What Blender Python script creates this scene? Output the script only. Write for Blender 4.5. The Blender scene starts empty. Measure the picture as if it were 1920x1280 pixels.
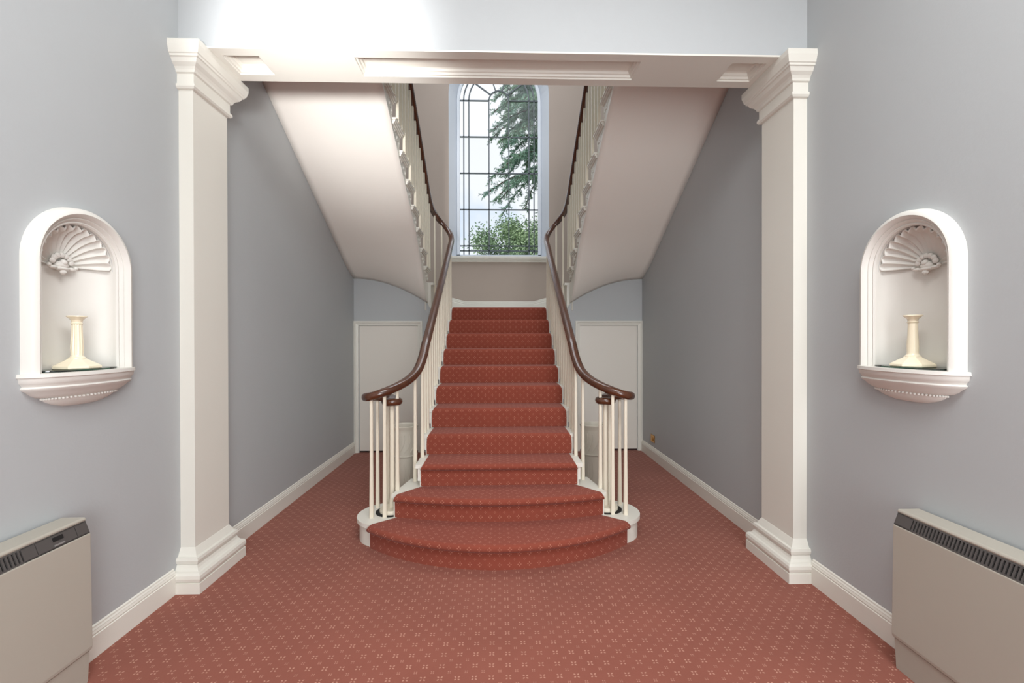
import bpy, bmesh, math, random
from mathutils import Vector, Matrix
PI = math.pi
sc = bpy.context.scene
COL = sc.collection
F = 853.0

# ---------------- camera ----------------
cam = bpy.data.cameras.new('camera'); camo = bpy.data.objects.new('camera', cam); COL.objects.link(camo)
cam.sensor_width = 36; cam.lens = 36 * F / 1920; cam.clip_start = 0.05; cam.clip_end = 300
YAW, PITCH, ROLL = math.radians(1.6), math.radians(-0.25), math.radians(-0.10)
camo.location = (0, 0, 1.40)
camo.rotation_mode = 'XYZ'
camo.matrix_world = Matrix.Translation((0, 0, 1.40)) @ Matrix.Rotation(-YAW, 4, 'Z') @ Matrix.Rotation(PI/2 + PITCH, 4, 'X') @ Matrix.Rotation(ROLL, 4, 'Z')
sc.camera = camo

# ---------------- view ----------------
sc.view_settings.view_transform = 'Standard'; sc.view_settings.look = 'None'
sc.view_settings.exposure = 0.28; sc.view_settings.gamma = 1.0
sc.view_settings.use_curve_mapping = False

def srgb(r, g, b):
    f = lambda c: (c/12.92 if c <= 0.04045 else ((c+0.055)/1.055)**2.4)
    return (f(r/255), f(g/255), f(b/255), 1)

# ---------------- sky ----------------
world = bpy.data.worlds.new('sky'); sc.world = world; world.use_nodes = True
nt = world.node_tree; nt.nodes.clear()
wo = nt.nodes.new('ShaderNodeOutputWorld'); bg = nt.nodes.new('ShaderNodeBackground')
tc = nt.nodes.new('ShaderNodeTexCoord'); nz = nt.nodes.new('ShaderNodeTexNoise'); rp = nt.nodes.new('ShaderNodeValToRGB')
nz.inputs['Scale'].default_value = 3.0; nz.inputs['Detail'].default_value = 5
rp.color_ramp.elements[0].position = 0.26; rp.color_ramp.elements[0].color = srgb(150, 190, 225)
rp.color_ramp.elements[1].position = 0.44; rp.color_ramp.elements[1].color = srgb(240, 240, 242)
nt.links.new(tc.outputs['Generated'], nz.inputs['Vector']); nt.links.new(nz.outputs['Fac'], rp.inputs['Fac'])
nt.links.new(rp.outputs['Color'], bg.inputs['Color']); nt.links.new(bg.outputs[0], wo.inputs[0])
bg.inputs['Strength'].default_value = 1.0

# ---------------- lamps ----------------
def area(name, loc, target, sx, sy, power, color):
    l = bpy.data.lights.new(name, 'AREA'); l.shape = 'RECTANGLE'; l.size = sx; l.size_y = sy; l.energy = power; l.color = color
    o = bpy.data.objects.new(name, l); COL.objects.link(o); o.location = loc
    o.rotation_euler = (Vector(target) - Vector(loc)).to_track_quat('-Z', 'Y').to_euler()
    return o
area('entrance_daylight', (0.85, -2.8, 1.5), (-0.6, 3, 1.4), 1.8, 2.8, 128, (0.93, 0.97, 1.0))
area('entrance_overhead_fill', (0.5, 0.1, 3.95), (0.0, 0.1, 0), 1.8, 2.0, 98, (0.97, 0.99, 1.0))  # unseen overhead panel, added to brighten the side walls
area('stairwell_fill', (0, 5.0, 6.1), (0, 5.2, 0), 2.4, 2.4, 62, (0.92, 0.96, 1.0))  # unseen panel above the stairs, added to lift the dim stairwell
pl = area('window_sky_portal', (0, 7.42, 4.0), (0, 0, 4.0), 1.4, 3.2, 1, (1, 1, 1)); pl.data.cycles.is_portal = True
sn = bpy.data.lights.new('sun', 'SUN'); sn.energy = 2.5; sn.angle = 0.02; sn.color = (1, 0.97, 0.9)
sno = bpy.data.objects.new('sun', sn); COL.objects.link(sno); sno.location = (0, 0, 20)
sno.rotation_euler = Vector((0.5, 0.75, -0.75)).to_track_quat('-Z', 'Y').to_euler()
sp = bpy.data.lights.new('glare_spot', 'SPOT'); sp.energy = 420; sp.spot_size = math.radians(44); sp.spot_blend = 1.0  # spot without a fixture, added for the glare on header and stair soffit
sp.shadow_soft_size = 0.15; sp.color = (1, 1, 1)
spo = bpy.data.objects.new('glare_spot', sp); COL.objects.link(spo); spo.location = (-0.95, 0.85, 2.25)
spo.rotation_euler = (Vector((-1.02, 2.75, 3.08)) - spo.location).to_track_quat('-Z', 'Y').to_euler()

# ---------------- materials ----------------
def mat(name, col, rough=0.6, metal=0.0, bump=0.0, bscale=60, var=0.0, vscale=3.0, coat=0.0, col2=None):
    m = bpy.data.materials.new(name); m.use_nodes = True; n = m.node_tree; p = n.nodes['Principled BSDF']
    p.inputs['Base Color'].default_value = col; p.inputs['Roughness'].default_value = rough; p.inputs['Metallic'].default_value = metal
    p.inputs['Coat Weight'].default_value = coat; p.inputs['Coat Roughness'].default_value = 0.15
    t = n.nodes.new('ShaderNodeTexCoord')
    if var > 0:
        z = n.nodes.new('ShaderNodeTexNoise'); z.inputs['Scale'].default_value = vscale; z.inputs['Detail'].default_value = 4
        n.links.new(t.outputs['Object'], z.inputs['Vector'])
        mx = n.nodes.new('ShaderNodeMix'); mx.data_type = 'RGBA'
        c2 = col2 or tuple(c*(1-var) for c in col[:3]) + (1,)
        mx.inputs['A'].default_value = col; mx.inputs['B'].default_value = c2
        n.links.new(z.outputs['Fac'], mx.inputs['Factor']); n.links.new(mx.outputs['Result'], p.inputs['Base Color'])
    if bump > 0:
        z = n.nodes.new('ShaderNodeTexNoise'); z.inputs['Scale'].default_value = bscale; z.inputs['Detail'].default_value = 3
        n.links.new(t.outputs['Object'], z.inputs['Vector'])
        b = n.nodes.new('ShaderNodeBump'); b.inputs['Strength'].default_value = bump; b.inputs['Distance'].default_value = 0.01
        n.links.new(z.outputs['Fac'], b.inputs['Height']); n.links.new(b.outputs['Normal'], p.inputs['Normal'])
    return m

M = {}
M['paint'] = mat('grey_wall_paint', srgb(183, 186, 187), 0.6, bump=0.05, bscale=90, var=0.04)
M['beige'] = mat('beige_wall_paint', srgb(178, 163, 152), 0.7, bump=0.05, bscale=90, var=0.04)
M['white'] = mat('white_gloss_paint', srgb(229, 226, 216), 0.38, var=0.02)
M['plaster'] = mat('white_plaster', srgb(228, 225, 218), 0.55, var=0.02)
M['soffit'] = mat('soffit_paint', srgb(244, 239, 230), 0.6, bump=0.05, bscale=40, var=0.03)
M['cream'] = mat('cream_paint', srgb(228, 219, 200), 0.4)
M['window_skytint'] = mat('white_paint_sky_tint', srgb(222, 228, 236), 0.5)  # white paint with the blue of the skylight mixed into its colour
M['wood'] = mat('polished_mahogany', srgb(98, 54, 30), 0.24, var=0.6, vscale=9, coat=0.5, col2=srgb(48, 24, 17))
M['heater'] = mat('heater_enamel', srgb(178, 172, 160), 0.45, var=0.04)
M['heater_top'] = mat('heater_top_enamel', srgb(196, 194, 184), 0.45)
M['dark'] = mat('dark_grey_plastic', srgb(82, 78, 76), 0.4)
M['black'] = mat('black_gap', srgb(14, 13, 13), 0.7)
M['ceramic'] = mat('cream_ceramic', srgb(244, 232, 205), 0.25, coat=0.4)
M['pot'] = mat('white_pot', srgb(205, 198, 184), 0.5, bump=0.1, bscale=20)
M['brass'] = mat('brass', srgb(190, 140, 60), 0.3, metal=0.9)
M['lead'] = mat('leaded_bar', srgb(96, 104, 110), 0.5)
M['door'] = mat('door_paint', srgb(228, 222, 212), 0.42, var=0.02)
M['needle'] = mat('conifer_needles', srgb(92, 132, 138), 0.6, var=0.6, vscale=0.8, col2=srgb(140, 165, 120))
M['leaf'] = mat('broad_leaves', srgb(92, 122, 118), 0.5, var=0.6, vscale=1.0, col2=srgb(158, 178, 118))
M['bark'] = mat('bark', srgb(70, 56, 46), 0.9)
M['lawn'] = mat('lawn', srgb(90, 120, 60), 0.9, var=0.3)
M['chrome'] = mat('silver_badge', srgb(200, 200, 200), 0.3, metal=0.8)

def glass_mat(name, tint, fac):
    m = bpy.data.materials.new(name); m.use_nodes = True; n = m.node_tree; n.nodes.clear()
    o = n.nodes.new('ShaderNodeOutputMaterial'); tr = n.nodes.new('ShaderNodeBsdfTransparent'); gl = n.nodes.new('ShaderNodeBsdfGlossy')
    tr.inputs[0].default_value = tint; gl.inputs['Roughness'].default_value = 0.02
    mx = n.nodes.new('ShaderNodeMixShader'); lw = n.nodes.new('ShaderNodeLayerWeight'); lw.inputs['Blend'].default_value = fac
    n.links.new(lw.outputs['Fresnel'], mx.inputs[0]); n.links.new(tr.outputs[0], mx.inputs[1]); n.links.new(gl.outputs[0], mx.inputs[2])
    n.links.new(mx.outputs[0], o.inputs[0]); return m
M['glass'] = glass_mat('window_glass', (0.96, 0.98, 1, 1), 0.2)
M['green_glass'] = glass_mat('green_glass', (0.45, 0.72, 0.62, 1), 0.5)

def carpet_mat(name, base, dark, motif, p, diag):
    m = bpy.data.materials.new(name); m.use_nodes = True; n = m.node_tree; pb = n.nodes['Principled BSDF']
    pb.inputs['Roughness'].default_value = 0.95; pb.inputs['Sheen Weight'].default_value = 0.12; pb.inputs['Sheen Roughness'].default_value = 0.5
    pb.inputs['Specular IOR Level'].default_value = 0.1
    uv = n.nodes.new('ShaderNodeUVMap'); L = n.links.new
    def vm(op, a, b=None):
        q = n.nodes.new('ShaderNodeVectorMath'); q.operation = op; L(a, q.inputs[0])
        if b is not None:
            if op == 'SCALE': q.inputs['Scale'].default_value = b
            else: q.inputs[1].default_value = b
        return q.outputs[0]
    def mt(op, a, b=0.0):
        q = n.nodes.new('ShaderNodeMath'); q.operation = op
        for i, v in enumerate((a, b)):
            if isinstance(v, (int, float)): q.inputs[i].default_value = v
            else: L(v, q.inputs[i])
        return q.outputs[0]
    s = vm('SCALE', uv.outputs[0], 1/p)
    nw = n.nodes.new('ShaderNodeTexNoise'); nw.inputs['Scale'].default_value = 260; L(uv.outputs[0], nw.inputs['Vector'])
    def cell(off):
        q = vm('SUBTRACT', vm('FRACTION', vm('ADD', s, (off, off, 0))), (0.5, 0.5, 0))
        sx = n.nodes.new('ShaderNodeSeparateXYZ'); L(q, sx.inputs[0]); return sx.outputs[0], sx.outputs[1]
    x, y = cell(0.0)
    if diag: x, y = mt('MULTIPLY', mt('ADD', x, y), .7071), mt('MULTIPLY', mt('SUBTRACT', x, y), .7071)
    ax, ay = mt('ABSOLUTE', x), mt('ABSOLUTE', y)
    a, b = mt('MAXIMUM', ax, ay), mt('MINIMUM', ax, ay)
    e1 = mt('POWER', mt('DIVIDE', mt('SUBTRACT', a, 0.145), 0.080), 2.0)
    e2 = mt('POWER', mt('DIVIDE', b, 0.055), 2.0)
    # soft edged petals
    pet = mt('SUBTRACT', 1.25, mt('ADD', e1, e2))
    x2, y2 = cell(0.5)
    if diag: x2, y2 = mt('MULTIPLY', mt('ADD', x2, y2), .7071), mt('MULTIPLY', mt('SUBTRACT', x2, y2), .7071)
    ax2, ay2 = mt('ABSOLUTE', x2), mt('ABSOLUTE', y2)
    f1 = mt('POWER', mt('DIVIDE', mt('SUBTRACT', mt('MAXIMUM', ax2, ay2), 0.085), 0.05), 2.0)
    f2 = mt('POWER', mt('DIVIDE', mt('MINIMUM', ax2, ay2), 0.042), 2.0)
    dot = mt('MULTIPLY', mt('SUBTRACT', 1.2, mt('ADD', f1, f2)), 0.75)
    k = mt('MAXIMUM', pet, dot)
    k = mt('MULTIPLY', k, mt('ADD', nw.outputs['Fac'], 0.35))
    cl = n.nodes.new('ShaderNodeClamp'); L(k, cl.inputs[0])
    nb = n.nodes.new('ShaderNodeTexNoise'); nb.inputs['Scale'].default_value = 2.2; nb.inputs['Detail'].default_value = 4; L(uv.outputs[0], nb.inputs['Vector'])
    m1 = n.nodes.new('ShaderNodeMix'); m1.data_type = 'RGBA'; m1.inputs['A'].default_value = base; m1.inputs['B'].default_value = dark; L(nb.outputs['Fac'], m1.inputs['Factor'])
    m2 = n.nodes.new('ShaderNodeMix'); m2.data_type = 'RGBA'; L(m1.outputs['Result'], m2.inputs['A']); m2.inputs['B'].default_value = motif
    L(mt('MULTIPLY', cl.outputs[0], 0.66), m2.inputs['Factor']); L(m2.outputs['Result'], pb.inputs['Base Color'])
    bp = n.nodes.new('ShaderNodeBump'); bp.inputs['Strength'].default_value = 0.35; bp.inputs['Distance'].default_value = 0.003
    L(nw.outputs['Fac'], bp.inputs['Height']); L(bp.outputs['Normal'], pb.inputs['Normal'])
    return m
M['carpet'] = carpet_mat('floor_carpet', srgb(150, 89, 74), srgb(128, 74, 61), srgb(208, 160, 140), 0.071, True)
M['stair_carpet'] = carpet_mat('stair_carpet', srgb(146, 76, 60), srgb(128, 63, 50), srgb(190, 134, 114), 0.064, False)

# ---------------- mesh helpers ----------------
def mesh_obj(name, verts, faces, m, parent=None, smooth=False, uvs=None, bevel=0, autosmooth=None):
    me = bpy.data.meshes.new(name); me.from_pydata([tuple(v) for v in verts], [], faces)
    bm = bmesh.new(); bm.from_mesh(me)
    if uvs is None: bmesh.ops.recalc_face_normals(bm, faces=bm.faces)
    else:
        lay = bm.loops.layers.uv.new('UVMap')
        for f in bm.faces:
            for l in f.loops: l[lay].uv = uvs[l.vert.index]
        bmesh.ops.recalc_face_normals(bm, faces=bm.faces)
    bm.to_mesh(me); bm.free()
    me.materials.append(m)
    if smooth:
        for p in me.polygons: p.use_smooth = True
        try: me.set_sharp_from_angle(angle=math.radians(40))
        except Exception: pass
    o = bpy.data.objects.new(name, me); COL.objects.link(o)
    if bevel:
        b = o.modifiers.new('bevel', 'BEVEL'); b.width = bevel; b.segments = 2; b.limit_method = 'ANGLE'
    if parent is not None: o.parent = parent
    return o
class MB:
    def __init__(s): s.v = []; s.f = []
    def add(s, v, f):
        k = len(s.v); s.v += [tuple(p) for p in v]; s.f += [tuple(i+k for i in q) for q in f]; return s
    def box(s, x0, x1, y0, y1, z0, z1):
        x0, x1 = min(x0, x1), max(x0, x1)
        v = [(x0,y0,z0),(x1,y0,z0),(x1,y1,z0),(x0,y1,z0),(x0,y0,z1),(x1,y0,z1),(x1,y1,z1),(x0,y1,z1)]
        return s.add(v, [(0,3,2,1),(4,5,6,7),(0,1,5,4),(1,2,6,5),(2,3,7,6),(3,0,4,7)])
    def rings(s, rs, cap=True, closed=True):
        n = len(rs[0]); v = [p for r in rs for p in r]; f = []
        for i in range(len(rs)-1):
            for j in range(n if closed else n-1):
                k = (j+1) % n; f.append((i*n+j, i*n+k, (i+1)*n+k, (i+1)*n+j))
        if cap: f.append(tuple(range(n))[::-1]); f.append(tuple((len(rs)-1)*n+j for j in range(n)))
        return s.add(v, f)
    def lathe(s, prof, c=(0,0,0), n=32, flute=None):
        rs = []
        for r, z in prof:
            fr = flute(z) if flute else 0
            rs.append([(c[0]+r*(1+fr*math.cos(12*2*PI*j/n))*math.cos(2*PI*j/n), c[1]+r*(1+fr*math.cos(12*2*PI*j/n))*math.sin(2*PI*j/n), c[2]+z) for j in range(n)])
        return s.rings(rs)
    def prism(s, pts, z0, z1): return s.rings([[(x, y, z0) for x, y in pts], [(x, y, z1) for x, y in pts]])
    def ball(s, c, r, n=10, sq=(1,1,1)):
        rs = []
        for i in range(1, n):
            t = PI*i/n; rs.append([(c[0]+sq[0]*r*math.sin(t)*math.cos(2*PI*j/n), c[1]+sq[1]*r*math.sin(t)*math.sin(2*PI*j/n), c[2]-sq[2]*r*math.cos(t)) for j in range(n)])
        return s.rings(rs)
    def sweep(s, path, prof, up=Vector((0,0,1)), cap=True):
        path = [Vector(p) for p in path]; rs = []
        for i, p in enumerate(path):
            t = (path[min(i+1, len(path)-1)] - path[max(i-1, 0)]).normalized()
            side = t.cross(up).normalized(); u2 = side.cross(t).normalized()
            rs.append([tuple(p + side*a + u2*b) for a, b in prof])
        return s.rings(rs, cap)
    def build(s, name, m, parent=None, **k): return mesh_obj(name, s.v, s.f, m, parent, **k)

def tag(o, label=None, cat=None, group=None, kind=None):
    if label: o['label'] = label
    if cat: o['category'] = cat
    if group: o['group'] = group
    if kind: o['kind'] = kind
    return o
def thing(name, loc, label, cat, group=None, kind=None):
    o = bpy.data.objects.new(name, None); o.location = loc; o.empty_display_size = 0.1; COL.objects.link(o)
    return tag(o, label, cat, group, kind)
class Grp:
    """builds children in world coordinates under an Empty at loc"""
    def __init__(s, name, loc, label, cat, group=None, kind=None):
        s.e = thing(name, loc, label, cat, group, kind); s.loc = Vector(loc)
    def put(s, mb, name, m, sub=None, **k):
        o = mb.build(name, m, sub or s.e, **k)
        if sub is None: o.matrix_parent_inverse = Matrix.Translation(-s.loc)
        return o
def catmull(P, n=8):
    P = [Vector(p) for p in P]; out = []
    for i in range(len(P)-1):
        a, b, c, d = P[max(i-1,0)], P[i], P[i+1], P[min(i+2, len(P)-1)]
        for j in range(n):
            t = j/n; out.append(0.5*((2*b)+(c-a)*t+(2*a-5*b+4*c-d)*t*t+(3*b-a-3*c+d)*t**3))
    out.append(P[-1]); return out
def arch(uc, a, ws, n=24): return [(uc + a*math.cos(PI*i/n), ws + a*math.sin(PI*i/n)) for i in range(n+1)]  # right to left
def arch_wall(name, mp, rect, hf, hb, thick, m, depth_dir=1):
    """mp(u,w,d)->xyz ; hole=(uc,a,w0,ws)"""
    u0, u1, w0, w1 = rect; mb = MB()
    for h, d in ((hf, 0), (hb, thick)):
        uc, a, b, ws = h
        q = lambda pts: mb.add([mp(x, y, d) for x, y in pts], [tuple(range(len(pts)))])
        q([(u0,w0),(uc-a,w0),(uc-a,w1),(u0,w1)]); q([(uc+a,w0),(u1,w0),(u1,w1),(uc+a,w1)]); q([(uc-a,w0),(uc+a,w0),(uc+a,b),(uc-a,b)])
        ar = arch(uc, a, ws)
        for i in range(len(ar)-1): q([ar[i], ar[i+1], (ar[i+1][0], w1), (ar[i][0], w1)])
    def loop(h):
        uc, a, b, ws = h; return [(uc-a,b),(uc+a,b)] + arch(uc, a, ws)
    A, B = loop(hf), loop(hb); n = len(A)
    mb.add([mp(x, y, 0) for x, y in A] + [mp(x, y, thick) for x, y in B], [(i, (i+1) % n, n+(i+1) % n, n+i) for i in range(n)])
    R = [(u0,w0),(u1,w0),(u1,w1),(u0,w1)]
    mb.add([mp(x, y, 0) for x, y in R] + [mp(x, y, thick) for x, y in R], [(i, (i+1) % 4, 4+(i+1) % 4, 4+i) for i in range(4)])
    return mb

# ---------------- dimensions ----------------
HW = 1.80                    # half width of the hall
YH0, YH1 = 2.615, 2.935        # header wall
ZS = 3.04                    # header underside
YD = 5.69                    # wall with the doors under the landing
YB = 6.87                    # wall with the tall window
R, T = 0.163, 0.2735
ZL = 11*R                    # landing
def yr(k): return 3.63 + T*(k-4)   # riser of step k in the lower flight (k>=3)
NCS, NA, NB_, NSP = {-1: 2.0, 1: 1.94}, 0.173, 1.272, 1.718   # niche centre along wall, half width, floor, spring

# ---------------- shell ----------------
S = 'structure'
mb = MB().box(-HW-.2, HW+.2, -3.2, YB+.2, -0.1, 0); fl = mb.build('floor', M['carpet'])
me = fl.data; lay = me.uv_layers.new(name='UVMap')
for l in me.loops:
    v = me.vertices[l.vertex_index].co; lay.data[l.index].uv = (v.x, v.y)
tag(fl, 'terracotta carpeted floor with small pale flower motifs', 'floor', kind=S)
for side, nm in ((-1, 'wall_left'), (1, 'wall_right')):
    w = arch_wall(nm, lambda u, w_, d, s=side: (s*(HW+d), u, w_), (-3.2, YB+.3, -0.1, 6.4), (NCS[side], NA, NB_, NSP), (NCS[side], NA, NB_, NSP), 0.25, M['paint'])
    tag(w.build(nm, M['paint']), f"grey painted wall on the {nm[5:]} of the hall with a shell niche", 'wall', kind=S)
tag(MB().box(-HW, HW, -3.2, -3.0, 0, 4.1).build('wall_front', M['paint']), 'grey wall behind the viewpoint', 'wall', kind=S)
tag(MB().box(-HW, HW, -3.0, YH0, 4.1, 4.3).build('ceiling', M['plaster']), 'white ceiling of the entrance hall', 'ceiling', kind=S)
tag(MB().box(-HW, HW, YH1, YB+.3, 6.2, 6.4).build('ceiling_stairwell', M['plaster']), 'white ceiling above the stairs', 'ceiling', kind=S)
tag(MB().box(-HW, HW, YH0, YH0+.03, ZS+.012, ZS+.06).box(-HW, HW, YH0, YH1, ZS+.06, 6.4).build('wall_header', M['paint']), 'pale grey wall over the wide opening to the stairs', 'wall', kind=S)
# header underside with recessed panels
def rect_frames(mb, x0, x1, y0, y1, z):
    prof = [(0, 0), (0.002, 0.008), (0.012, 0.010), (0.016, 0.022), (0.024, 0.026), (0.028, 0.038), (0.036, 0.042)]
    rs = [[(x0+a, y0+a, z+b), (x1-a, y0+a, z+b), (x1-a, y1-a, z+b), (x0+a, y1-a, z+b)] for a, b in prof]
    mb.rings(rs, cap=False); r = rs[-1]; mb.add(r, [(0, 1, 2, 3)])
mb = MB(); panels = [(-1.595, -1.385), (-0.84, 0.84), (1.385, 1.595)]; ya, yb = 2.675, 2.865
xs = [-HW] + [x for p in panels for x in p] + [HW]
mb.add([(-HW,YH0,ZS),(HW,YH0,ZS),(HW,ya,ZS),(-HW,ya,ZS)], [(0,1,2,3)]); mb.add([(-HW,yb,ZS),(HW,yb,ZS),(HW,YH1,ZS),(-HW,YH1,ZS)], [(0,1,2,3)])
for i in (0, 2, 4, 6): mb.add([(xs[i],ya,ZS),(xs[i+1],ya,ZS),(xs[i+1],yb,ZS),(xs[i],yb,ZS)], [(0,1,2,3)])
for a, b in panels: rect_frames(mb, a, b, ya, yb, ZS)
mb.add([(-HW,YH0,ZS),(HW,YH0,ZS),(HW,YH0,ZS+.014),(-HW,YH0,ZS+.014)], [(0,1,2,3)]); mb.add([(-HW,YH1,ZS),(HW,YH1,ZS),(HW,YH1,ZS+.014),(-HW,YH1,ZS+.014)], [(0,1,2,3)])
mb.box(-HW, HW, YH0-.006, YH0, ZS, ZS+.010)
tag(mb.build('trim_1', M['white']), 'white underside of the wide opening with three recessed moulded panels', 'panelled beam', kind=S)
# pilasters
for i, s in ((2, -1), (3, 1)):
    side = 'left' if s < 0 else 'right'
    g = Grp(f'trim_{i}', (s*1.76, 2.76, 0), f'white pilaster on the {side} side of the wide opening to the stairs', 'pilaster', kind=S)
    g.put(MB().box(s*1.72, s*HW, YH0, YH1, 0.22, ZS-.20), 'shaft', M['white'])
    def stack(prof):
        rs = [[(s*HW, YH0-p, z), (s*(1.72-p), YH0-p, z), (s*(1.72-p), YH1+p, z), (s*HW, YH1+p, z)] for z, p in prof]
        return MB().rings(rs)
    base = [(0, .068), (.058, .068), (.06, .060), (.066, .066), (.082, .070), (.1, .068), (.112, .060), (.116, .048), (.13, .038), (.15, .030), (.153, .036), (.17, .040), (.185, .036), (.188, .022), (.205, .014), (.228, .002), (.23, 0)]
    cap = [(-.235, 0), (-.232, .014), (-.222, .022), (-.208, .022), (-.204, .012), (-.15, .012), (-.145, .022), (-.132, .026), (-.12, .034), (-.105, .052), (-.085, .062), (-.082, .070), (-.072, .072), (-.068, .078), (-.03, .088), (0.0, .088)]
    g.put(stack(base), 'plinth', M['white']); g.put(stack([(ZS+z, p) for z, p in cap]), 'capital', M['white'])
# baseboards
BP = [(0,0),(0.018,0),(0.018,.098),(0.014,.101),(0.016,.108),(0.012,.118),(0.012,.121),(0.007,.128),(0.006,.135),(0,.14)]
def bb(y0, y1, s): return MB().rings([[(s*(HW-a), y, b) for a, b in BP] for y in (y0, y1)])
for s, nm in ((-1, 'baseboard_left'), (1, 'baseboard_right')):
    m2 = bb(-3, YH0-.06, s); q = bb(YH1+.06, YD, s); m2.add(q.v, q.f)
    tag(m2.build(nm, M['white']), f'white moulded baseboard along the {nm[10:]} wall', 'baseboard', kind=S)

# soffit surface of the rising flights
def zline(y): return 2.107 + 0.585*(YD - y)
def zsof(x, y):
    u = max(0, (HW-abs(x))/0.93); g = min(1, max(0, (y-4.9)/(YD-4.9))); g = g*g*(3-2*g)
    v = min(1, max(0, (y-5.3)/(YD-5.3)))
    return zline(y) - 0.32*u*u*g + 0.06*v*v
# walls under the landing with doors
for i, s in ((1, -1), (2, 1)):
    side = 'left' if s < 0 else 'right'
    XI = 0.60
    n = 20; xs_ = [HW - (HW-XI)*k/n for k in range(n+1)]
    top = [(s*x, zsof(max(x, .87), YD)-.002 if x > .87 else ZL-.04) for x in xs_]
    # opening for the door: x .985..1.78, z<1.60
    m2 = MB(); dx0, dx1, dz = 1.01, 1.735, 1.575
    for y in (YD, YD+.12):
        pts = [(s*HW, dz)] + top + [(s*XI, 0), (s*dx0, 0), (s*dx0, dz), (s*dx1, dz), (s*dx1, 0), (s*HW, 0)]
        m2.add([(a, y, b) for a, b in pts], [tuple(range(len(pts)))])
    tag(m2.build(f'wall_back_{side}', M['paint']), f'grey wall under the landing around the small door, {side} of the stairs', 'wall', kind=S)
    g = Grp(f'door_{i}', (s*1.37, YD, 0), f'low white cupboard door under the {side} stair flight', 'door', kind=S)
    m3 = MB().box(s*1.012, s*1.733, YD-.005, YD+.035, 0.022, dz-.002); lf = g.put(m3, 'door_leaf', M['door'], bevel=.003)
    fr = MB(); xo0, xo1, zo = 0.955, 1.799, 1.632
    pr = [(0, -.0), (0, -.022), (.02, -.030), (.028, -.022), (.034, -.022), (.05, -.016), (.057, -.016), (.057, 0)]
    rs = []
    for (xa, za, sx, sz) in ((xo0, 0, 1, 0), (xo0, zo, 1, -1), (xo1, zo, -1, -1), (xo1, 0, -1, 0)):
        rs.append([(s*(xa+sx*a), YD+b, za+sz*a) for a, b in pr])
    fr.rings(rs); g.put(fr, 'architrave', M['white'])
    if s < 0:
        for z in (0.855, 0.765):
            g.put(MB().ball((-1.045, YD-.012, z), .011), 'latch', M['dark'], lf).matrix_parent_inverse = Matrix()
            
# stairwell far wall with window
WA, WZ0, WSP = 0.755, 2.64, 1.40+ (636-187)*7.08/F
WSP = 5.10
GA = 0.618; GY = 7.08; GZ0 = 2.70
w = arch_wall('wall_far', lambda u, w_, d: (u, YB+d, w_), (-HW, HW, -.1, 6.4), (0, WA, WZ0, WSP), (0, GA+.03, GZ0-.03, WSP), 0.22, M['beige'])
far = w.build('wall_far', M['beige']); tag(far, 'beige wall at the landing around the tall arched window', 'wall', kind=S)
far.data.materials.append(M['window_skytint'])
for p in far.data.polygons:
    c = p.center; nrm = p.normal
    if abs(nrm.y) < .97 and abs(c.x) < .8 and YB < c.y < YB+.22 and WZ0-.05 < c.z < 5.95: p.material_index = 1
w1 = Grp('window_1', (0, GY, GZ0), 'tall arched leaded window over the stair landing', 'window', kind=S)
def arch_path(a, b, ws, y, n=32): return [(a, y, b), (a, y, (b+ws)/2)] + [(x, y, z) for x, z in arch(0, a, ws, n)] + [(-a, y, (b+ws)/2), (-a, y, b)]
def arch_sweep(mb, a0, a1, b, ws, y0, y1, n=32):
    P0 = arch_path(a0, b, ws, 0, n); P1 = arch_path(a1, b, ws, 0, n)
    mb.rings([[(p[0], y0, p[2]), (p[0], y1, p[2]), (q[0], y1, q[2]), (q[0], y0, q[2])] for p, q in zip(P0, P1)])
m2 = MB(); arch_sweep(m2, GA-.012, GA+.03, GZ0, WSP, GY-.02, GY+.03); m2.box(-GA-.03, GA+.03, GY-.02, GY+.03, GZ0-.03, GZ0+.012)
w1.put(m2, 'window_frame', M['window_skytint'])
m2 = MB(); P = [(-GA, GZ0), (GA, GZ0)] + arch(0, GA, WSP, 32)
m2.add([(x, GY+.004, z) for x, z in P] + [(x, GY+.008, z) for x, z in P], [tuple(range(len(P))), tuple(range(len(P), 2*len(P)))])
w1.put(m2, 'pane', M['glass'])
m2 = MB(); bw = .0085
vx = [-.545, -.465, -.154, .154, .465, .545]
for x in vx: m2.box(x-bw, x+bw, GY-.012, GY+.012, GZ0, WSP)
PITCHZ = (WSP-GZ0)/4.27
for k in range(5): m2.box(-GA, GA if True else 0, GY-.012, GY+.012, WSP-k*PITCHZ-bw, WSP-k*PITCHZ+bw) if k else None
m2.box(-GA, -.154, GY-.012, GY+.012, WSP-bw, WSP+bw); m2.box(.154, GA, GY-.012, GY+.012, WSP-bw, WSP+bw)
for z in (GZ0+.075,): m2.box(-GA, GA, GY-.012, GY+.012, z-bw, z+bw)
for a in (.545, .465, .154):
    P0 = arch(0, a+bw, WSP, 24); P1 = arch(0, a-bw, WSP, 24)
    m2.rings([[(p[0], GY-.012, p[1]), (p[0], GY+.012, p[1]), (q[0], GY+.012, q[1]), (q[0], GY-.012, q[1])] for p, q in zip(P0, P1)])
for dg in (36, 72, 108, 144):
    a = math.radians(dg); c, s_ = math.cos(a), math.sin(a); px, pz = -s_*bw, c*bw
    m2.rings([[(r*c+px, GY-.012, WSP+r*s_+pz), (r*c-px, GY-.012, WSP+r*s_-pz), (r*c-px, GY+.012, WSP+r*s_-pz), (r*c+px, GY+.012, WSP+r*s_+pz)] for r in (.154, GA)])
w1.put(m2, 'glazing_bars', M['lead'])
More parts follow.
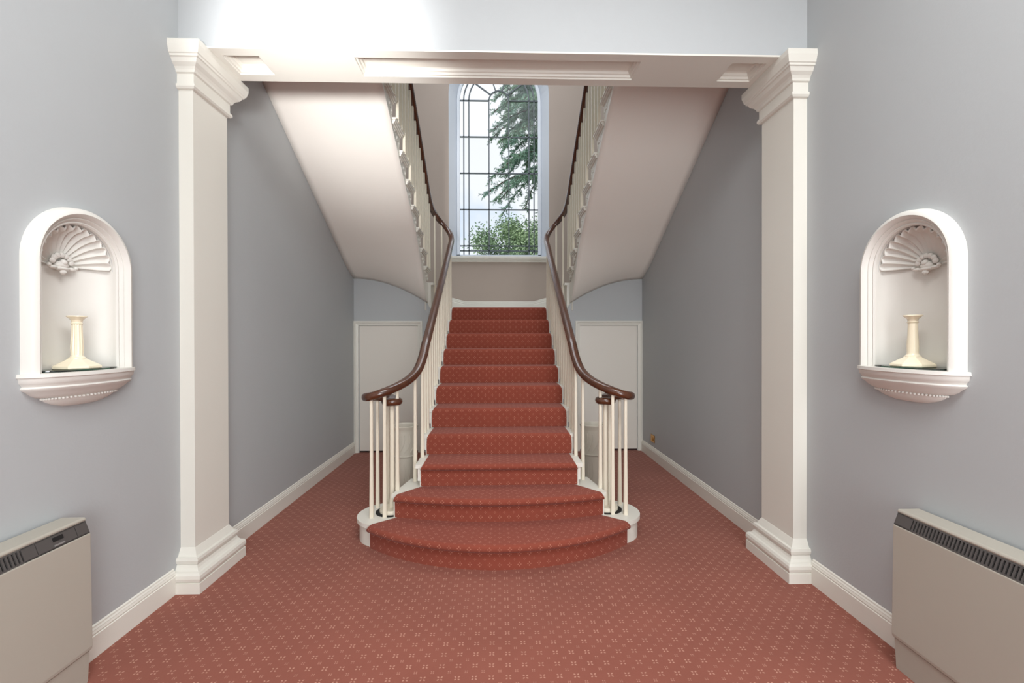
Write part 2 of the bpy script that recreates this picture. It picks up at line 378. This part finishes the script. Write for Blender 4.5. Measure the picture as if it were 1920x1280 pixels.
m2 = MB().box(-.74, .74, YB-.06, YB+.2, WZ0-.03, WZ0+.004).box(-.73, .73, YB-.045, YB, WZ0-.048, WZ0-.03).box(-.72, .72, YB-.03, YB, WZ0-.075, WZ0-.048)
w1.put(m2, 'window_sill', M['white'], bevel=.004)
# far baseboard, ramping up at both ends
m2 = MB(); hb = .185; pts = [(-HW, ZL+.5), (-.86, ZL+.09), (-.52, ZL), (.52, ZL), (.86, ZL+.09), (HW, ZL+.5)]
prof = [(0, -.02), (.02, -.02), (.02, hb*.68), (.014, hb*.72), (.016, hb*.82), (.008, hb*.86), (.008, hb*.97), (0, hb)]
m2.rings([[(x, YB-a, z+b) for a, b in prof] for x, z in pts]); tag(m2.build('baseboard_far', M['white']), 'white baseboard at the back of the stair landing', 'baseboard', kind=S)

# ---------------- lower stair flight ----------------
st = Grp('staircase', (0, 4.2, 0), 'red carpeted central staircase rising to the landing under the arched window', 'staircase')
def front(k, s):      # riser front point for s in -1..1, and back point
    if k == 1:
        Rr = 1.337; x = .872*s; y = 2.757 + Rr - math.sqrt(Rr*Rr - x*x); return (x, y)
    if k == 2:
        x = .730*s; Rr = 2.6; y = 3.085 + Rr - math.sqrt(Rr*Rr - x*x); return (x, y)
    return (.578*s, yr(k))
def back(k, s):
    if k == 1: x, y = front(2, s); return (x, y)
    if k == 11: return (.578*s, yr(11)+.3)
    return (.578*s, yr(k+1))
def carpet_step(k):
    z1 = k*R; z0 = (k-1)*R; over, rr = (.036, .026) if k <= 2 else ((.032, .024) if k == 3 else (.012, .026)); ns = 32 if k <= 2 else 8
    verts = []; uvs = []; n = None
    for i in range(ns+1):
        s = -1 + 2*i/ns; fx, fy = front(k, s); bx, by = back(k, s)
        e = 1.0
        d = Vector((bx-fx, by-fy)); L = d.length; 
        if k == 1: nrm = Vector((fx*0.75, -(1.337-(fy-2.757))*1.0)); nrm.normalize()
        elif k == 2: nrm = Vector((fx*.6, -2.5)).normalized()
        else: nrm = Vector((0, -1))
        # profile: base, up riser, nosing, top, back
        pf = [(0, 0), (0, z1-z0-2*rr-.006)]
        pf += [(over-rr + rr*math.sin(a), z1-z0-rr - rr*math.cos(a)) for a in [PI*j/6 for j in range(7)]]
        if k > 3: pf = [(0, 0), (over*.4, (z1-z0)*.5)] + [(over-rr + rr*math.sin(a), z1-z0-rr - rr*math.cos(a)) for a in [PI/2 + PI*j/10 for j in range(6)]]
        vlen = 0; prev = None; row = []
        for (o, z) in pf:
            p = (fx+nrm.x*o, fy+nrm.y*o, z0+z)
            if prev: vlen += (Vector(p)-prev).length
            row.append((p, vlen)); prev = Vector(p)
        p = (bx, by, z1); vlen += (Vector(p)-prev).length; row.append((p, vlen))
        p = (bx, by, z1-.03); row.append((p, vlen+.03))
        row.append(((fx+(bx-fx)*.1, fy+.02, z1-.05), 0))
        if i in (0, ns):     # the pile rolls over at the ends of the nosing
            row = [((q[0] - math.copysign(.020*min(1, max(0, (q[2]-(z1-.045))/.045))**1.5, fx), q[1], q[2]), v) for q, v in row]
        n = len(row)
        for p, v in row: verts.append(p); uvs.append((fx*(1.0 if k > 1 else 1.06)+.032, v + (.0 if k <= 2 else .02)))
    faces = []
    for i in range(ns):
        for j in range(n-3): faces.append((i*n+j, (i+1)*n+j, (i+1)*n+j+1, i*n+j+1))
        faces.append((i*n+n-3, (i+1)*n+n-3, (i+1)*n+n-2, i*n+n-2))
    faces.append(tuple(range(n-1))); faces.append(tuple(ns*n+j for j in range(n-1)))
    keep = [i for i in range(len(verts)) if i % n != n-1]; mp = {a: b for b, a in enumerate(keep)}
    return [verts[i] for i in keep], [tuple(mp[q] for q in f) for f in faces], [uvs[i] for i in keep]
CC = (.790, 3.285); CR = .205
def curtail_outline(off):
    pts = []
    for i in range(33):
        s = -1 + 2*i/32; x, y = front(1, s*.99); pts.append((x, y+.012-off*.6))
    r = CR+off; a0 = math.radians(-60)
    for i in range(17): a = a0 + (math.radians(120)-a0)*i/16; pts.append((CC[0]+r*math.cos(a), CC[1]+r*math.sin(a)))
    pts += [(.64, 3.50), (-.64, 3.50)]
    for i in range(17): a = math.radians(60) + (math.radians(240)-math.radians(60))*i/16; pts.append((-CC[0]+r*math.cos(a), CC[1]+r*math.sin(a)))
    return pts
for k in range(1, 12):
    z1 = k*R
    m2 = MB()
    if k == 1:
        m2.prism(curtail_outline(0), 0, z1-.036); m2.prism(curtail_outline(.018), z1-.036, z1-.008)
    elif k == 2:
        P = [(front(2, -1+i/8)[0]*1.015, front(2, -1+i/8)[1]+.012) for i in range(17)] + [(.675, 3.56), (-.675, 3.56)]
        m2.prism(P, R-.008, z1-.035); m2.prism([(x*1.02, y) for x, y in P], z1-.035, z1-.008)
    elif k == 11:
        m2.box(-.60, .60, yr(k)+.012, YD-.001, ZL-.25, z1-.036).box(-.60, .60, yr(k)+.035, YD-.001, z1-.036, z1-.008)
    else:
        m2.box(-.588, .588, yr(k)+.012, yr(k+1)+.011, 0.0, z1-.036)
        m2.box(-.55, .55, yr(k)+.035, yr(k+1)+.004, z1-.036, z1-.008)
        for q in (-1, 1): m2.box(q*.562, q*.618, yr(k)+.002, yr(k+1)+.004, z1-.036, z1-.008)
        for s in (-1, 1):   # scroll bracket at the tread end
            ya_ = yr(k)+.01
            pp = [(ya_, z1-.036), (ya_, z1-.13), (ya_+.03, z1-.12), (ya_+.05, z1-.09), (ya_+.1, z1-.10), (ya_+.14, z1-.07), (ya_+.22, z1-.055), (ya_+.25, z1-.036)]
            m2.rings([[(s*x, y, z) for y, z in pp] for x in (.588, .603)])
    stp = st.put(m2, 'step', M['white'], smooth=(k <= 2))
    v, f, uv = carpet_step(k)
    c = mesh_obj('carpet', v, f, M['stair_carpet'], stp, smooth=True, uvs=uv)
    tag(c, 'terracotta carpet with pale cross motifs')
    
# landing
ld = MB().box(-.62, .62, YD-.02, YB, ZL-.2, ZL-.01)
for s in (-1, 1): ld.box(s*.62, s*HW, YD+.12, YB, ZL-.2, ZL-.01)
ldo = ld.build('floor_landing', M['soffit']); tag(ldo, 'landing floor under the arched window', 'landing', kind=S)

# ---------------- upper flights ----------------
ZK = lambda k: ZL + R*k
YK = lambda k: 5.50 + .272*(4-k)       # nosing of tread k
XU = .905
XR = .872
KN = 13
for s in (-1, 1):
    side = 'left' if s < 0 else 'right'
    g = Grp('upper_stair_flight', (s*1.34, 4.4, ZL), f'white upper stair flight climbing toward the viewer on the {side}', 'staircase', 'upper stair flights')
    for k in range(1, KN):
        m2 = MB(); y1 = YK(k)-.02; y0 = YK(k+1)-.02; zz = ZK(k)
        if k <= 2:
            y1, y0 = {1: (6.42, 6.02), 2: (6.04, YK(3)-.02)}[k]; xi = {1: .86, 2: .86}[k]
            m2.box(s*xi, s*(HW-.003), y0, y1, ZL-.01, zz-.03); m2.box(s*(xi-.03), s*(HW-.003), y0-.0, y1+.02, zz-.03, zz)
        elif y0 > YH1-.1:
            y0c = max(y0, YH1+.002); y1b = y1; y1 = min(y1, YD-.002)
            m2.add([(s*XU, y0c, zsof(.88, y0c)+.03+.07*(y1>5)), (s*XU, y1, zsof(.88, y1)+.03+.07*(y1>5)), (s*XU, y1, zz-.03), (s*XU, y0c, zz-.03),
                    (s*(HW-.003), y0c, zsof(HW, y0c)+.05+.05*(y1>5)), (s*(HW-.003), y1, zsof(HW, y1)+.05+.05*(y1>5)), (s*(HW-.003), y1, zz-.03), (s*(HW-.003), y0c, zz-.03)],
                   [(0,1,2,3),(4,7,6,5),(1,5,6,2),(0,3,7,4),(3,2,6,7)])
            y1 = y1b
            m2.box(s*(XU-.044), s*(HW-.003), y0c-.01, y1+.03, zz-.014, zz); m2.box(s*(XU-.036), s*(HW-.003), y0c, y1+.022, zz-.030, zz-.014); m2.box(s*(XU-.026), s*(HW-.003), y0c, y1+.012, zz-.046, zz-.030)
        so = g.put(m2, 'step', M['white'])
        if 3 <= k and y0 > YH1:
            ya_ = y1; pp = [(0, -.038), (.0, -.125), (-.022, -.145), (-.045, -.13), (-.048, -.105), (-.075, -.1), (-.095, -.12), (-.12, -.11), (-.125, -.085), (-.15, -.075), (-.185, -.082), (-.215, -.062), (-.225, -.038)]
            m3 = MB().rings([[(s*x, ya_+a, zz+b) for a, b in pp] for x in (XU-.014, XU+.001)])
            m3.ball((s*(XU-.014), ya_-.026, zz-.115), .011, 8, (.5, 1, 1)); m3.ball((s*(XU-.014), ya_-.1, zz-.09), .010, 8, (.5, 1, 1)); m3.ball((s*(XU-.014), ya_-.18, zz-.062), .008, 8, (.5, 1, 1))
            g.put(m3, 'bracket', M['white'], so)
    # plastered underside
    nx, ny = 14, 40; v = []; f = []
    for j in range(ny+1):
        y = YH1+.002 + (YD-YH1-.002)*j/ny
        for i in range(nx+1): x = HW - (HW-XU+.012)*i/nx; v.append((s*x, y, zsof(x, y)-.004))
    for j in range(ny):
        for i in range(nx): a = j*(nx+1)+i; f.append((a, a+1, a+nx+2, a+nx+1))
    m2 = MB().add(v, f); so = g.put(m2, 'soffit', M['soffit'], smooth=True)
    sd = so.modifiers.new('thickness', 'SOLIDIFY'); sd.thickness = .012; sd.offset = 0
    ys_ = [YH1+.003 + (YD-YH1-.003)*j/40 for j in range(41)]
    m2 = MB().rings([[(s*(XU-.011), y, zsof(XU, y)-.008), (s*(XU-.011), y, zsof(XU, y)+.085), (s*(XU+.003), y, zsof(XU, y)+.085), (s*(XU+.003), y, zsof(XU, y)-.008)] for y in ys_])
    g.put(m2, 'string', M['white'])
    # curved string joining the flight to the landing
    xs_ = [(XU, YD-.02), (XU-.01, YD+.05), (XU-.03, YD+.12), (XU-.07, YD+.19), (XU-.14, YD+.23), (.64, YD+.24)]
    m2 = MB().rings([[(s*x, y, ZL-.03), (s*x, y, ZK(2) if i < 2 else ZL+.06), (s*(x+.02), y+.015, ZK(2) if i < 2 else ZL+.06), (s*(x+.02), y+.015, ZL-.03)] for i, (x, y) in enumerate(xs_)])
    g.put(m2, 'curved_string', M['white'])

# ---------------- balustrades ----------------
rail_pts = [(.612,3.95,1.452),(.612,3.80,1.362),(.616,3.68,1.262),(.634,3.55,1.165),(.672,3.42,1.105),(.730,3.30,1.065),(.800,3.22,1.035),(.880,3.20,1.008),(.935,3.245,.995),(.950,3.32,.985),(.915,3.395,.978),(.845,3.415,.972),(.790,3.375,.966),(.775,3.33,.962)]
# straight part of the lower flight from bottom point up to landing, then wreath and upper flight
lower = []
def zr_low(y): return 1.452 + (y-3.95)*.625
up = [(.612, 4.30), (.612, 4.70), (.612, 5.10), (.612, 5.45)]
full = list(reversed(rail_pts)) + [(x, y, zr_low(y)) for x, y in up]
full += [(.612,5.70,2.555),(.612,5.86,2.665),(.635,5.97,2.77),(.70,6.02,2.87),(.78,6.0,2.96),(.838,5.90,3.03),(.862,5.75,3.095),(XR-.005,5.55,3.20)]
def zr_up(y): return 3.20 + (5.55-y)*.612
full += [(XR-.005, y, zr_up(y)) for y in (5.2, 4.7, 4.2, 3.7, 3.2, 2.94)]
def rprof(w, h, n=14): return [(w*math.copysign(abs(math.cos(t))**.8, math.cos(t)), h*math.copysign(abs(math.sin(t))**.8, math.sin(t))) for t in [2*PI*i/n for i in range(n)]]
def square_baluster(mb, x, y, z0, z1, r=.0108):
    rs = []
    for z, q in ((z0, r*1.35), (z0+.03, r*1.3), (z0+(z1-z0)*.5, r), (z1, r*.95)):
        c = q*.3
        rs.append([(x-q, y-q+c, z), (x-q+c, y-q, z), (x+q-c, y-q, z), (x+q, y-q+c, z), (x+q, y+q-c, z), (x+q-c, y+q, z), (x-q+c, y+q, z), (x-q, y+q-c, z)])
    mb.rings(rs)
curve = catmull(full, 8)
def near_z(x, y, lo=0, hi=9):
    return min((p for p in curve if lo <= p.z <= hi), key=lambda p: (p.x-x)**2+(p.y-y)**2).z
for s in (-1, 1):
    side = 'left' if s < 0 else 'right'
    g = Grp('balustrade', (s*.612, 4.2, 0), f'cream balustrade with dark curved handrail on the {side} side of the stairs', 'balustrade', 'stair balustrades')
    m2 = MB().sweep([(s*p.x, p.y, p.z) for p in curve], rprof(.036, .030)); g.put(m2, 'handrail', M['wood'], smooth=True)
    # low flight balusters
    pos = []
    for j in range(18):
        y = yr(3)+.075 + j*T/2
        if y > 5.62: break
        k = int((y-yr(3))/T + 3 + 1e-6); k = min(k, 11)
        pos.append((.604, y, k*R-.010))
    pos = [(x, y, z) for x, y, z in pos if y > 3.62]
    pos += [(.604, 3.585, 3*R-.01), (.645, 3.50, 2*R-.01)]
    # landing and wreath
    pos += [(.614, 5.80, ZL-.01), (.655, 5.985, ZL-.01), (.755, 6.01, ZL-.01), (.832, 5.905, ZK(1)-.1)]
    # upper
    for j in range(20):
        y = 5.70 - j*.136
        if y < YH1+.05: break
        k = int(math.floor((5.50-y)/.272 + 4 + .999)) - 0
        kk = 4 + math.floor((5.50 - y)/.272); pos.append((XR-.004, y, ZK(kk)-.002))
    # volute ring on the curtail step
    ring = [(.735, 3.295, 2*R-.01), (.806, 3.218, R-.008), (.895, 3.205, R-.008), (.905, 3.40, R-.008), (.83, 3.412, R-.008)]
    pos += ring
    for x, y, z in pos:
        zt = near_z(x, y, 0.9 if y < 5.6 or x < .66 else 2.4, 9) 
        if x > .85 and y < 5.75 and z > 2: zt = zr_up(y)
        elif x < .62 and 3.95 < y < 5.6: zt = zr_low(y)
        m3 = MB(); square_baluster(m3, s*x, y, z, zt-.015); g.put(m3, 'baluster', M['cream'])
    nx_, ny_ = .778, 3.318
    m3 = MB().lathe([(.022, R+.022), (.024, R+.05), (.021, R+.06), (.019, R+.1), (.017, .55), (.017, .93)], (s*nx_, ny_, 0), 20); g.put(m3, 'newel_post', M['cream'], smooth=True)
    m3 = MB().lathe([(.088, R-.006), (.09, R+.012), (.084, R+.024), (.03, R+.026)], (s*nx_, ny_, 0), 32); g.put(m3, 'newel_base', M['cream'], smooth=True)
    m3 = MB().lathe([(.112, R-.008), (.112, R-.003), (.02, R-.003)], (s*(nx_+.005), ny_+.0, 0), 32); g.put(m3, 'base_disc', M['black'])  # black disc showing around the foot of the newel base
    m3 = MB().lathe([(.02, .925), (.058, .927), (.07, .936), (.076, .952), (.072, .968), (.06, .977), (.02, .98)], (s*nx_, ny_, 0), 32); g.put(m3, 'newel_cap', M['wood'], smooth=True)

# ---------------- niches ----------------
for s in (-1, 1):
    side = 'left' if s < 0 else 'right'; NC = NCS[s]
    g = Grp('wall_niche', (s*HW, NC, NB_), f'white arched shell niche with a bowed ledge set into the {side} wall', 'wall niche', 'arched wall niches')
    D = .095; n = 48
    X = lambda d: s*(HW+d)
    v = []; f = []   # alcove half cylinder
    m2 = MB()
    rows = []
    for z in (NB_, NB_+.2, NSP): rows.append([(X(D*math.sin(PI*j/n)), NC+NA*math.cos(PI*j/n), z) for j in range(n+1)])
    m2.rings(rows, cap=False, closed=False)
    m2.add(rows[0], [tuple(range(n+1))])
    g.put(m2, 'alcove', M['plaster'], smooth=True)
    m2 = MB(); rows = []; NF = 13; na = NF*8
    for i in range(17):
        t = i/16; row = []
        for j in range(na+1):
            ph = PI*j/na; lobe = abs(math.sin(NF*ph))
            k = 1 - .11*(1-lobe**.8)*min(1, t*3)*(1-.25*(t > .97)); 
            rad = NA*math.sin(t*PI/2); dep = D*math.cos(t*PI/2)
            row.append((X(dep*(k if t < .95 else 1) + (.004 if i == 16 else 0)), NC+rad*k*math.cos(ph), NSP+rad*k*math.sin(ph)))
        rows.append(row)
    m2.rings(rows, cap=False, closed=False); sh = g.put(m2, 'shell', M['plaster'], smooth=True)
    sd = sh.modifiers.new('t', 'SOLIDIFY'); sd.thickness = .006
    # infill dome behind the shell so no gap shows
    m2 = MB(); rows = []
    for i in range(9):
        t = i/8; rows.append([(X(D*math.cos(t*PI/2)*1.06+.001), NC+NA*.998*math.sin(t*PI/2)*math.cos(PI*j/24), NSP-.001+NA*.998*math.sin(t*PI/2)*math.sin(PI*j/24)) for j in range(25)])
    m2.rings(rows, cap=False, closed=False); g.put(m2, 'dome', M['plaster'], smooth=True)
    m2 = MB(); c = (X(D-.022), NC, NSP+.002)       # carved cartouche at the shell hinge
    m2.ball(c, .024, 14, (.8, 1.2, .8)); m2.ball((c[0]-s*.01, c[1], c[2]+.012), .014, 10)
    for a in range(-3, 4):
        an = math.radians(90+a*26); m2.ball((c[0]-s*.004, c[1]+.042*math.cos(an), c[2]+.008+.036*math.sin(an)), .013, 8, (.7, 1, 1))
    for q in (-1, 1):
        m2.ball((c[0]-s*.006, c[1]+q*.042, c[2]-.012), .012, 8, (1, 1.5, .7)); m2.ball((c[0]-s*.008, c[1]+q*.06, c[2]-.004), .008, 8)
    m2.ball((c[0]-s*.008, c[1], c[2]-.028), .011, 8, (1, 1.2, 1.1)); m2.ball((c[0]-s*.005, c[1], c[2]-.014), .016, 8, (1, 2.2, .6))
    g.put(m2, 'cartouche', M['plaster'], smooth=True)
    # arched frame
    prof = [(0, 0), (0, .014), (.006, .020), (.012, .018), (.014, .024), (.022, .032), (.026, .030), (.03, .040), (.042, .050), (.054, .046), (.064, .034), (.068, 0)]
    P = [(NC+1*1, 0)]
    pts = [(1, NB_-.002, 0), (1, (NB_+NSP)/2, 0)] 
    rs = []
    def ring(cx, cz, dy, dz): return [(s*(HW-b), cx+dy*(NA+a), cz+dz*(NA+a)) for a, b in prof]
    rs.append(ring(NC, NB_-.002, 1, 0)); rs.append(ring(NC, NSP-.15, 1, 0))
    for i in range(33): a = PI*i/32; rs.append(ring(NC, NSP, math.cos(a), math.sin(a)))
    rs.append(ring(NC, NSP-.15, -1, 0)); rs.append(ring(NC, NB_-.002, -1, 0))
    g.put(MB().rings(rs), 'frame', M['plaster'], smooth=True)
    # bowed ledge
    lp = [(0, .254, .108), (-.014, .256, .110), (-.018, .250, .104), (-.034, .248, .102), (-.040, .242, .096), (-.05, .236, .09), (-.056, .242, .094), (-.064, .238, .09), (-.070, .226, .08), (-.085, .208, .068), (-.097, .185, .055), (-.100, .165, .05), (-.115, .155, .045), (-.13, .125, .032), (-.142, .08, .016), (-.145, .03, .006)]
    rs = [[(s*(HW+.01), NC+a, NB_+z)] + [(s*(HW - b*math.sin(PI*j/28)**.8), NC+a*math.cos(PI*j/28), NB_+z) for j in range(29)] + [(s*(HW+.01), NC-a, NB_+z)] for z, a, b in lp]
    ll = g.put(MB().rings(rs[::-1]), 'ledge', M['plaster'], smooth=True)
    m2 = MB()
    for j in range(1, 30):
        a = PI*j/30; m2.ball((s*(HW-.052*math.sin(a)**.8), NC+.172*math.cos(a), NB_-.104), .005, 6)
    g.put(m2, 'beading', M['plaster'], ll, smooth=True)
    # glass plate
    m2 = MB(); pts = [(s*(HW-.075*math.sin(PI*j/24)), NC+.171*math.cos(PI*j/24)) for j in range(25)] + [(X(D*.97*math.sin(PI*j/24)), NC-.171*math.cos(PI*j/24)) for j in range(1, 24)]
    m2.prism(pts, NB_+.001, NB_+.007)
    o = m2.build('glass_plate', M['green_glass']); tag(o, f'green-edged glass plate lining the ledge of the {side} wall niche', 'glass shelf', 'glass plates in the niches')
    # candlestick
    cx, cy = s*(HW+.008), NC+.0
    z0 = NB_+.007
    c = Grp('candlestick', (cx, cy, z0), '%s cream ceramic candlestick in the %s wall niche' % ('fluted' if s < 0 else 'smooth-stemmed', side), 'candlestick', 'cream candlesticks')
    m2 = MB(); rs = []
    for r, z in ((.068, 0), (.072, .004), (.071, .012), (.066, .016), (.045, .030), (.03, .040), (.026, .044)):
        rs.append([(cx+r*math.cos(2*PI*(j+.5)/8)*1.16, cy+r*math.sin(2*PI*(j+.5)/8)*1.16, z0+z) for j in range(8)])
    c.put(m2.rings(rs), 'base', M['ceramic'])
    fl_ = (lambda z: .05 if .06 < z < .185 else 0) if s < 0 else None
    m2 = MB().lathe([(.03, .040), (.030, .046), (.024, .050), (.021, .056), (.0205, .062), (.0215, .09), (.0185, .14), (.0175, .184), (.018, .19), (.021, .193), (.018, .197), (.020, .206)], (cx, cy, z0), 96, fl_)
    c.put(m2, 'stem', M['ceramic'], smooth=True)
    m2 = MB().lathe([(.019, .206), (.028, .216), (.035, .221), (.034, .225), (.02, .224), (.013, .215)], (cx, cy, z0), 32); c.put(m2, 'cup', M['ceramic'], smooth=True)

# ---------------- storage heaters ----------------
for s in (-1, 1):
    side = 'left' if s < 0 else 'right'
    y1 = 1.91 if s < 0 else 1.89; y0 = y1 - .92; Xf = lambda d: s*(HW-d)
    g = Grp('storage_heater', (s*(HW-.07), (y0+y1)/2, 0), ('beige storage heater with %s against the %s wall' % ('control display beside its grille' if s < 0 else 'a grille running its full length', side)), 'storage heater', 'storage heaters')
    bodyp = [(.01, .13), (.118, .13), (.128, .137), (.130, .15), (.124, .610), (.118, .614), (.104, .606), (.088, .650), (.103, .660), (.106, .668), (.101, .676), (.01, .676)]
    m2 = MB().rings([[(Xf(d), y, z) for d, z in bodyp] for y in (y0, y1)]); g.put(m2, 'casing', M['heater'], bevel=.003)
    m2 = MB().rings([[(Xf(d), y, z) for d, z in ((.01, .0), (.112, .0), (.120, .13), (.01, .13))] for y in (y0+.01, y1-.004)]); g.put(m2, 'plinth', M['heater'])
    # grille strip: dark sloping panel with slots
    a, b = Vector((.122, .613)), Vector((.104, .661)); dr = b-a; nn = Vector((dr.y, -dr.x)).normalized()*-1
    nn = Vector((.048, .018)).normalized()
    def strip(ya, yb, t0, t1, o0, o1):
        P = [a+dr*t0+nn*o0, a+dr*t1+nn*o0, a+dr*t1+nn*o1, a+dr*t0+nn*o1]
        return [[(Xf(p.x), y, p.y) for p in P] for y in (ya, yb)]
    g.put(MB().rings(strip(y0+.004, y1-.003, 0, 1, -.012, -.004)), 'grille_back', M['black'])
    m2 = MB(); m2.rings(strip(y0+.004, y1-.003, 0, .10, -.006, .001)); m2.rings(strip(y0+.004, y1-.003, .90, 1, -.006, .001))
    if s < 0:
        gs = 1.654; m2.rings(strip(gs, 1.70, .0, 1, -.006, .001)); m2.rings(strip(1.703, 1.855, 0, 1, -.006, .001)); m2.rings(strip(1.858, y1-.003, 0, 1, -.006, .001))
    else:
        gs = 1.815; m2.rings(strip(gs, y1-.003, .0, 1, -.006, .001))
    y = gs-.0065
    while y > y0+.01: m2.rings(strip(y-.0065, y, .08, .92, -.006, .0015)); y -= .0135
    g.put(m2, 'grille', M['dark'])
    if s < 0:
        g.put(MB().rings(strip(1.763, 1.803, .5, .8, .001, .0035)), 'display', M['black'])
        g.put(MB().rings(strip(1.763, 1.803, .14, .26, .001, .003)), 'badge', M['chrome'])
        yy = 1.60
        
# cable beside the left heater
m2 = MB().sweep(catmull([(-1.76, 1.885, .006), (-1.735, 1.90, .006), (-1.72, 1.88, .008), (-1.70, 1.84, .006), (-1.705, 1.79, .006)], 6), rprof(.005, .005, 8))
tag(m2.build('cable', M['brass'], smooth=True), 'short yellow cable on the carpet beneath the left storage heater', 'cable')

# ---------------- pots ----------------
for s in (-1, 1):
    side = 'left' if s < 0 else 'right'
    c = (s*.835, 4.02, 0)
    g = Grp('umbrella_stand', c, f'tall white ceramic stand behind the {side} balusters by the small door', 'umbrella stand', 'white ceramic stands')
    m2 = MB().lathe([(.088, 0), (.096, .01), (.094, .03), (.098, .3), (.104, .385)], c, 40); g.put(m2, 'lower_body', M['pot'], smooth=True)
    m2 = MB().lathe([(.100, .385), (.112, .388), (.114, .396), (.108, .402), (.108, .41), (.110, .6), (.112, .625), (.118, .635), (.120, .648), (.112, .652), (.103, .640), (.1, .50), (.02, .49)], c, 40); g.put(m2, 'upper_body', M['pot'], smooth=True)
    m2 = MB()       # leaf sprigs in relief, above and below the band
    for j in range(14):
        for (za, zb, r) in ((.43, .58, .1095), (.06, .33, .0965)):
            a0 = 2*PI*j/14; P = []
            for q in range(9):
                t = q/8; P.append((c[0]+(r+.001)*math.cos(a0+.38*t+.2*math.sin(t*3)), c[1]+(r+.001)*math.sin(a0+.38*t+.2*math.sin(t*3)), za+(zb-za)*t))
            m2.sweep(P, rprof(.004, .003, 6), up=Vector((math.cos(a0), math.sin(a0), 0)))
    g.put(m2, 'relief', M['pot'], smooth=True)

# ---------------- socket ----------------
g = Grp('wall_socket', (HW, 5.28, .235), 'small brass socket plate low on the right wall near the cupboard door', 'wall socket')
g.put(MB().box(HW-.008, HW, 5.22, 5.34, .195, .28), 'plate', M['brass'], bevel=.002)
g.put(MB().box(HW-.014, HW-.008, 5.255, 5.305, .215, .25), 'socket_face', M['brass'], bevel=.002)

# ---------------- outside ----------------
tag(MB().box(-30, 30, 8.5, 60, -.3, 0).build('ground', M['lawn']), 'lawn outside the window', 'ground', kind=S)
rnd = random.Random(4)
def conifer(name, label, x0, y0, htop, seed, reach, zlo):
    r = random.Random(seed)
    g = Grp(name, (x0, y0, 0), label, 'tree')
    g.put(MB().lathe([(.22, 0), (.12, htop*.6), (.02, htop)], (x0, y0, 0), 10), 'trunk', M['bark'])
    tw = MB(); fol = MB()
    z = htop
    while z > zlo:
        fr = (htop-z)/(htop-zlo)
        for q in range(6):
            an = r.uniform(0, 2*PI); L = reach*(.45+.55*fr)*r.uniform(.7, 1.1)
            p = Vector((x0, y0, z)); P = []
            for i in range(9):
                t = i/8; P.append(p + Vector((math.cos(an)*L*t, math.sin(an)*L*t, .16*L*t - .55*L*t*t)))
            tw.sweep(P, rprof(.018, .018, 5))
            for i in range(1, 9):
                for _ in range(9):
                    b = P[i] + (P[i-1]-P[i])*r.random(); sa = an + r.choice((-1, 1))*r.uniform(.3, 1.3); l = .42*r.uniform(.5, 1.1)*(1-.35*i/8)
                    d = Vector((math.cos(sa), math.sin(sa), r.uniform(-1.5, .1))).normalized()
                    for w in range(6):
                        c = b + d*l*(w+.5)/6
                        for h in range(3):
                            e = (d*.6 + Vector((r.uniform(-1,1), r.uniform(-1,1), r.uniform(-1,1)))).normalized()*.085
                            sd_ = e.cross(Vector((r.uniform(-1,1), r.uniform(-1,1), r.uniform(-1,1)))).normalized()*.014
                            fol.add([c-sd_, c+sd_, c+e], [(0, 1, 2)])
        z -= .20
    g.put(tw, 'branches', M['bark']); g.put(fol, 'foliage', M['needle'])
conifer('conifer_tree', 'tall blue-green conifer with drooping branches outside the window', 1.7, 15.0, 13.0, 3, 2.5, 6.7)
def broad(name, label, cx, cy, cz, rx, rz, seed, nleaf):
    r = random.Random(seed); g = Grp(name, (cx, cy, 0), label, 'tree')
    g.put(MB().lathe([(.14, 0), (.08, cz)], (cx, cy, 0), 8), 'trunk', M['bark'])
    fol = MB(); cl = []
    for i in range(46):
        while True:
            p = Vector((r.uniform(-1,1), r.uniform(-1,1), r.uniform(-1,1)))
            if p.length < 1: break
        cl.append(Vector((cx+p.x*rx, cy+p.y*rx*.7, cz+p.z*rz)))
    for c in cl:
        for _ in range(nleaf):
            p = c + Vector((r.gauss(0, .17), r.gauss(0, .17), r.gauss(0, .15)))
            d = Vector((r.uniform(-1,1), r.uniform(-1,1), r.uniform(-.8,.5))).normalized()*.075
            w = d.cross(Vector((r.uniform(-1,1), r.uniform(-1,1), r.uniform(-1,1)))).normalized()*.022
            fol.add([p, p+d*.5+w, p+d, p+d*.5-w], [(0, 1, 2, 3)])
    g.put(fol, 'foliage', M['leaf'])
broad('leafy_tree', 'bushy green tree low outside the window', .75, 12.0, 3.7, 1.35, 1.2, 5, 330)
